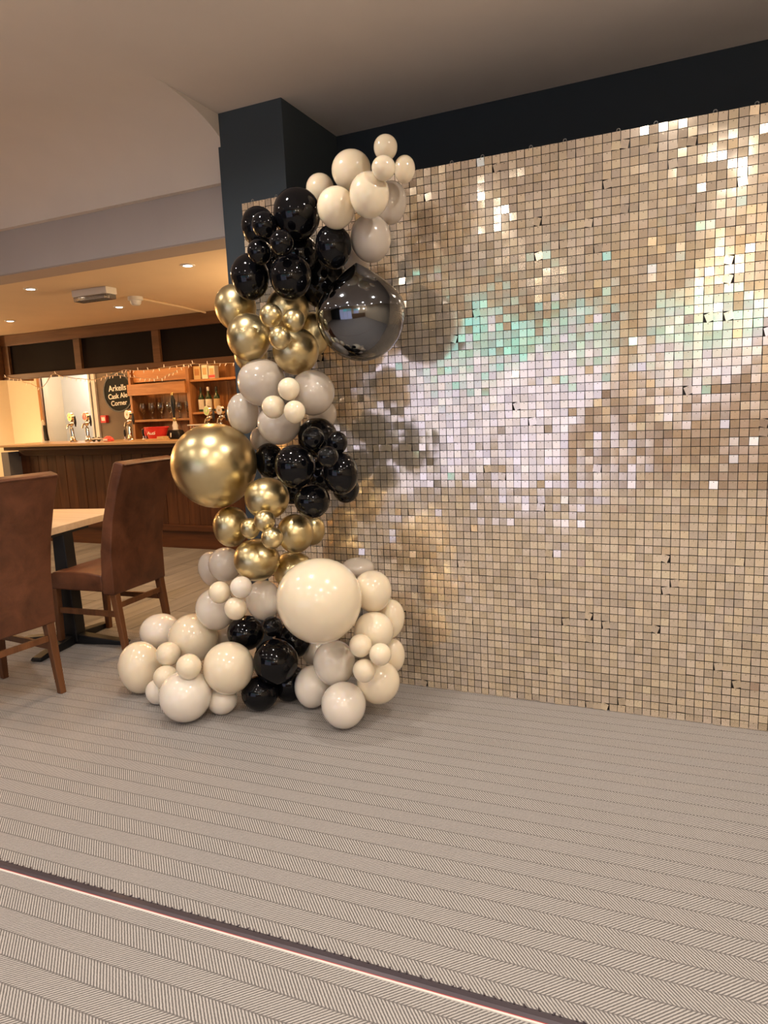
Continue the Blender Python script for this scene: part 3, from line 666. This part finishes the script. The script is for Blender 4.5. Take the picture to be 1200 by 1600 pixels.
def bottle(loc, lab, glass, lbl, cap, k=1):
    t = thing('bottle', loc, lab, 'bottle', 'bottles on the back bar')
    obj('body', lathe(B(), [(0, 0), (.036*k, 0), (.038*k, .01), (.038*k, .16), (.032*k, .19), (.014, .215), (.0135, .262), (0, .262)], 18), glass, t, True)
    obj('label', lathe(B(), [(.0385*k, .03), (.039*k, .032), (.039*k, .148), (.0385*k, .15)], 18), lbl, t, True)
    obj('cap', lathe(B(), [(0, 0), (.0155, 0), (.0155, .04), (.012, .046), (0, .046)], 12, (0, 0, .25)), cap, t, True)
bottle((-3.485, KD+.09, 1.395), 'bottle with a black cap and pale label on the right hand back bar shelf', M['darkglass'], M['paper'], M['blackp'])
bottle((-3.375, KD+.09, 1.395), 'green bottle with a white cap and pale label between two others', M['darkglass'], M['paper'], M['whitep'], 1.05)
bottle((-3.26, KD+.10, 1.395), 'bottle with a small cream label next to the blue grey pillar', M['darkglass'], M['cardtan'], M['blackp'])
for x, w_, h, c, lb in ((-3.48, .10, .155, 'cardtan', 'tan carton nearest the cabinet upright on the top shelf'), (-3.365, .085, .165, 'paper', 'cream carton in the middle of the top shelf'), (-3.26, .085, .15, 'paper', 'cream and red carton beside the pillar on the top shelf')):
    t = thing('carton', (x, KD+.08, 1.785), lb, 'box', 'cartons on the top shelf')
    obj('box', bx(-w_/2, -.04, 0, w_/2, .04, h, .002), M[c], t); obj('label', bx(-w_/3, -.042, h*.3, w_/3, -.04, h*.8), M['oak'] if c == 'cardtan' else M['cardtan'], t)
    if x > -3.3: obj('red_band', bx(-w_/2-.001, -.0425, .01, w_/2+.001, -.0405, h*.28), M['pinkp'], t)
# round chalkboard, fire call point
t = thing('chalkboard_sign', (-4.74, KD+.02, 1.69), 'round black chalkboard sign with white handwriting hanging by the cabinet', 'sign')
bm = B(); cyl(bm, (0, 0, 0), (0, .015, 0), .245, seg=40); obj('board', bm, M['slate'], t, True)
bm = B(); lathe(bm, [(.232, -.006), (.250, -.006), (.250, .02), (.232, .02), (.232, -.006)], 40); obj('rim', bm, M['iron'], t, True, None, (-PI/2, 0, 0))
for s_, z, x, sz in (('Arkells', .055, -.005, .105), ('Cask Ale', -.045, -.01, .09), ('Corner', -.135, .0, .09)):
    text_mesh('handwriting', s_, sz, M['chalk'], t, (x, -.003, z), (PI/2, random.uniform(-.06, .02), 0), .001, .001)
bm = B(); tube(bm, [(-.1, .012, .22), (0, .012, .5), (.1, .012, .22)], .004, 6); obj('hanging_cord', bm, M['wire'], t)
t = thing('fire_call_point', (-5.27, YB, 1.36), 'small red fire alarm call point on the brown wall behind the bar', 'fire alarm')
obj('housing', bx(-.05, -.05, -.05, .05, 0, .05, .006), M['redp'], t); obj('plate', bx(-.028, -.053, -.022, .032, -.05, .026), M['whitep'], t)

# ------------------------------------------------------------------ bar ceiling
def dl(x, y, lab):
    t = thing('downlight', (x, y, BARC), lab, 'ceiling light', 'downlights in the bar ceiling')
    obj('bezel', lathe(B(), [(.030, -.001), (.030, -.006), (.046, -.006), (.049, 0), (.030, 0)], 28), M['whitep'], t, True)
    bm = B(); cyl(bm, (0, 0, -.004), (0, 0, -.001), .030, seg=24); obj('lens', bm, M['lampglow'], t)
dl(-2.43, .78, 'bright recessed downlight nearest the beam at the far left of the bar ceiling')
dl(-1.0, .80, 'recessed downlight nearest the pillar in the bar ceiling')
dl(-2.61, 1.83, 'recessed downlight in the middle of the bar ceiling past the emergency light')
dl(-3.98, 1.82, 'recessed downlight nearest the canopy at the far left of the bar ceiling')
t = thing('emergency_light', (-2.11, 1.07, BARC), 'grey boxy emergency light with a clear lens on the bar ceiling', 'emergency light', None, .02)
obj('housing', bx(-.17, -.055, -.05, .17, .055, 0, .006), M['whitep'], t); obj('lens', bx(-.165, -.05, -.085, .165, .05, -.05, .008), M['acrylic'], t)
bm = B(); cyl(bm, (-.12, 0, -.066), (.12, 0, -.066), .008); obj('tube_lamp', bm, M['whitep'], t)
t = thing('smoke_detector', (-2.14, 1.53, BARC), 'round smoke detector with a conduit running to the canopy', 'smoke detector')
obj('base', lathe(B(), [(0, 0), (.06, 0), (.06, -.025), (.045, -.03), (.042, -.05), (.03, -.065), (0, -.067)], 24), M['whitep'], t, True)
obj('conduit', tube(B(), [(.03, .03, -.012), (-.02, .55, -.012), (-.10, 1.02, -.012)], .009, 8), M['barceil'], t, True)
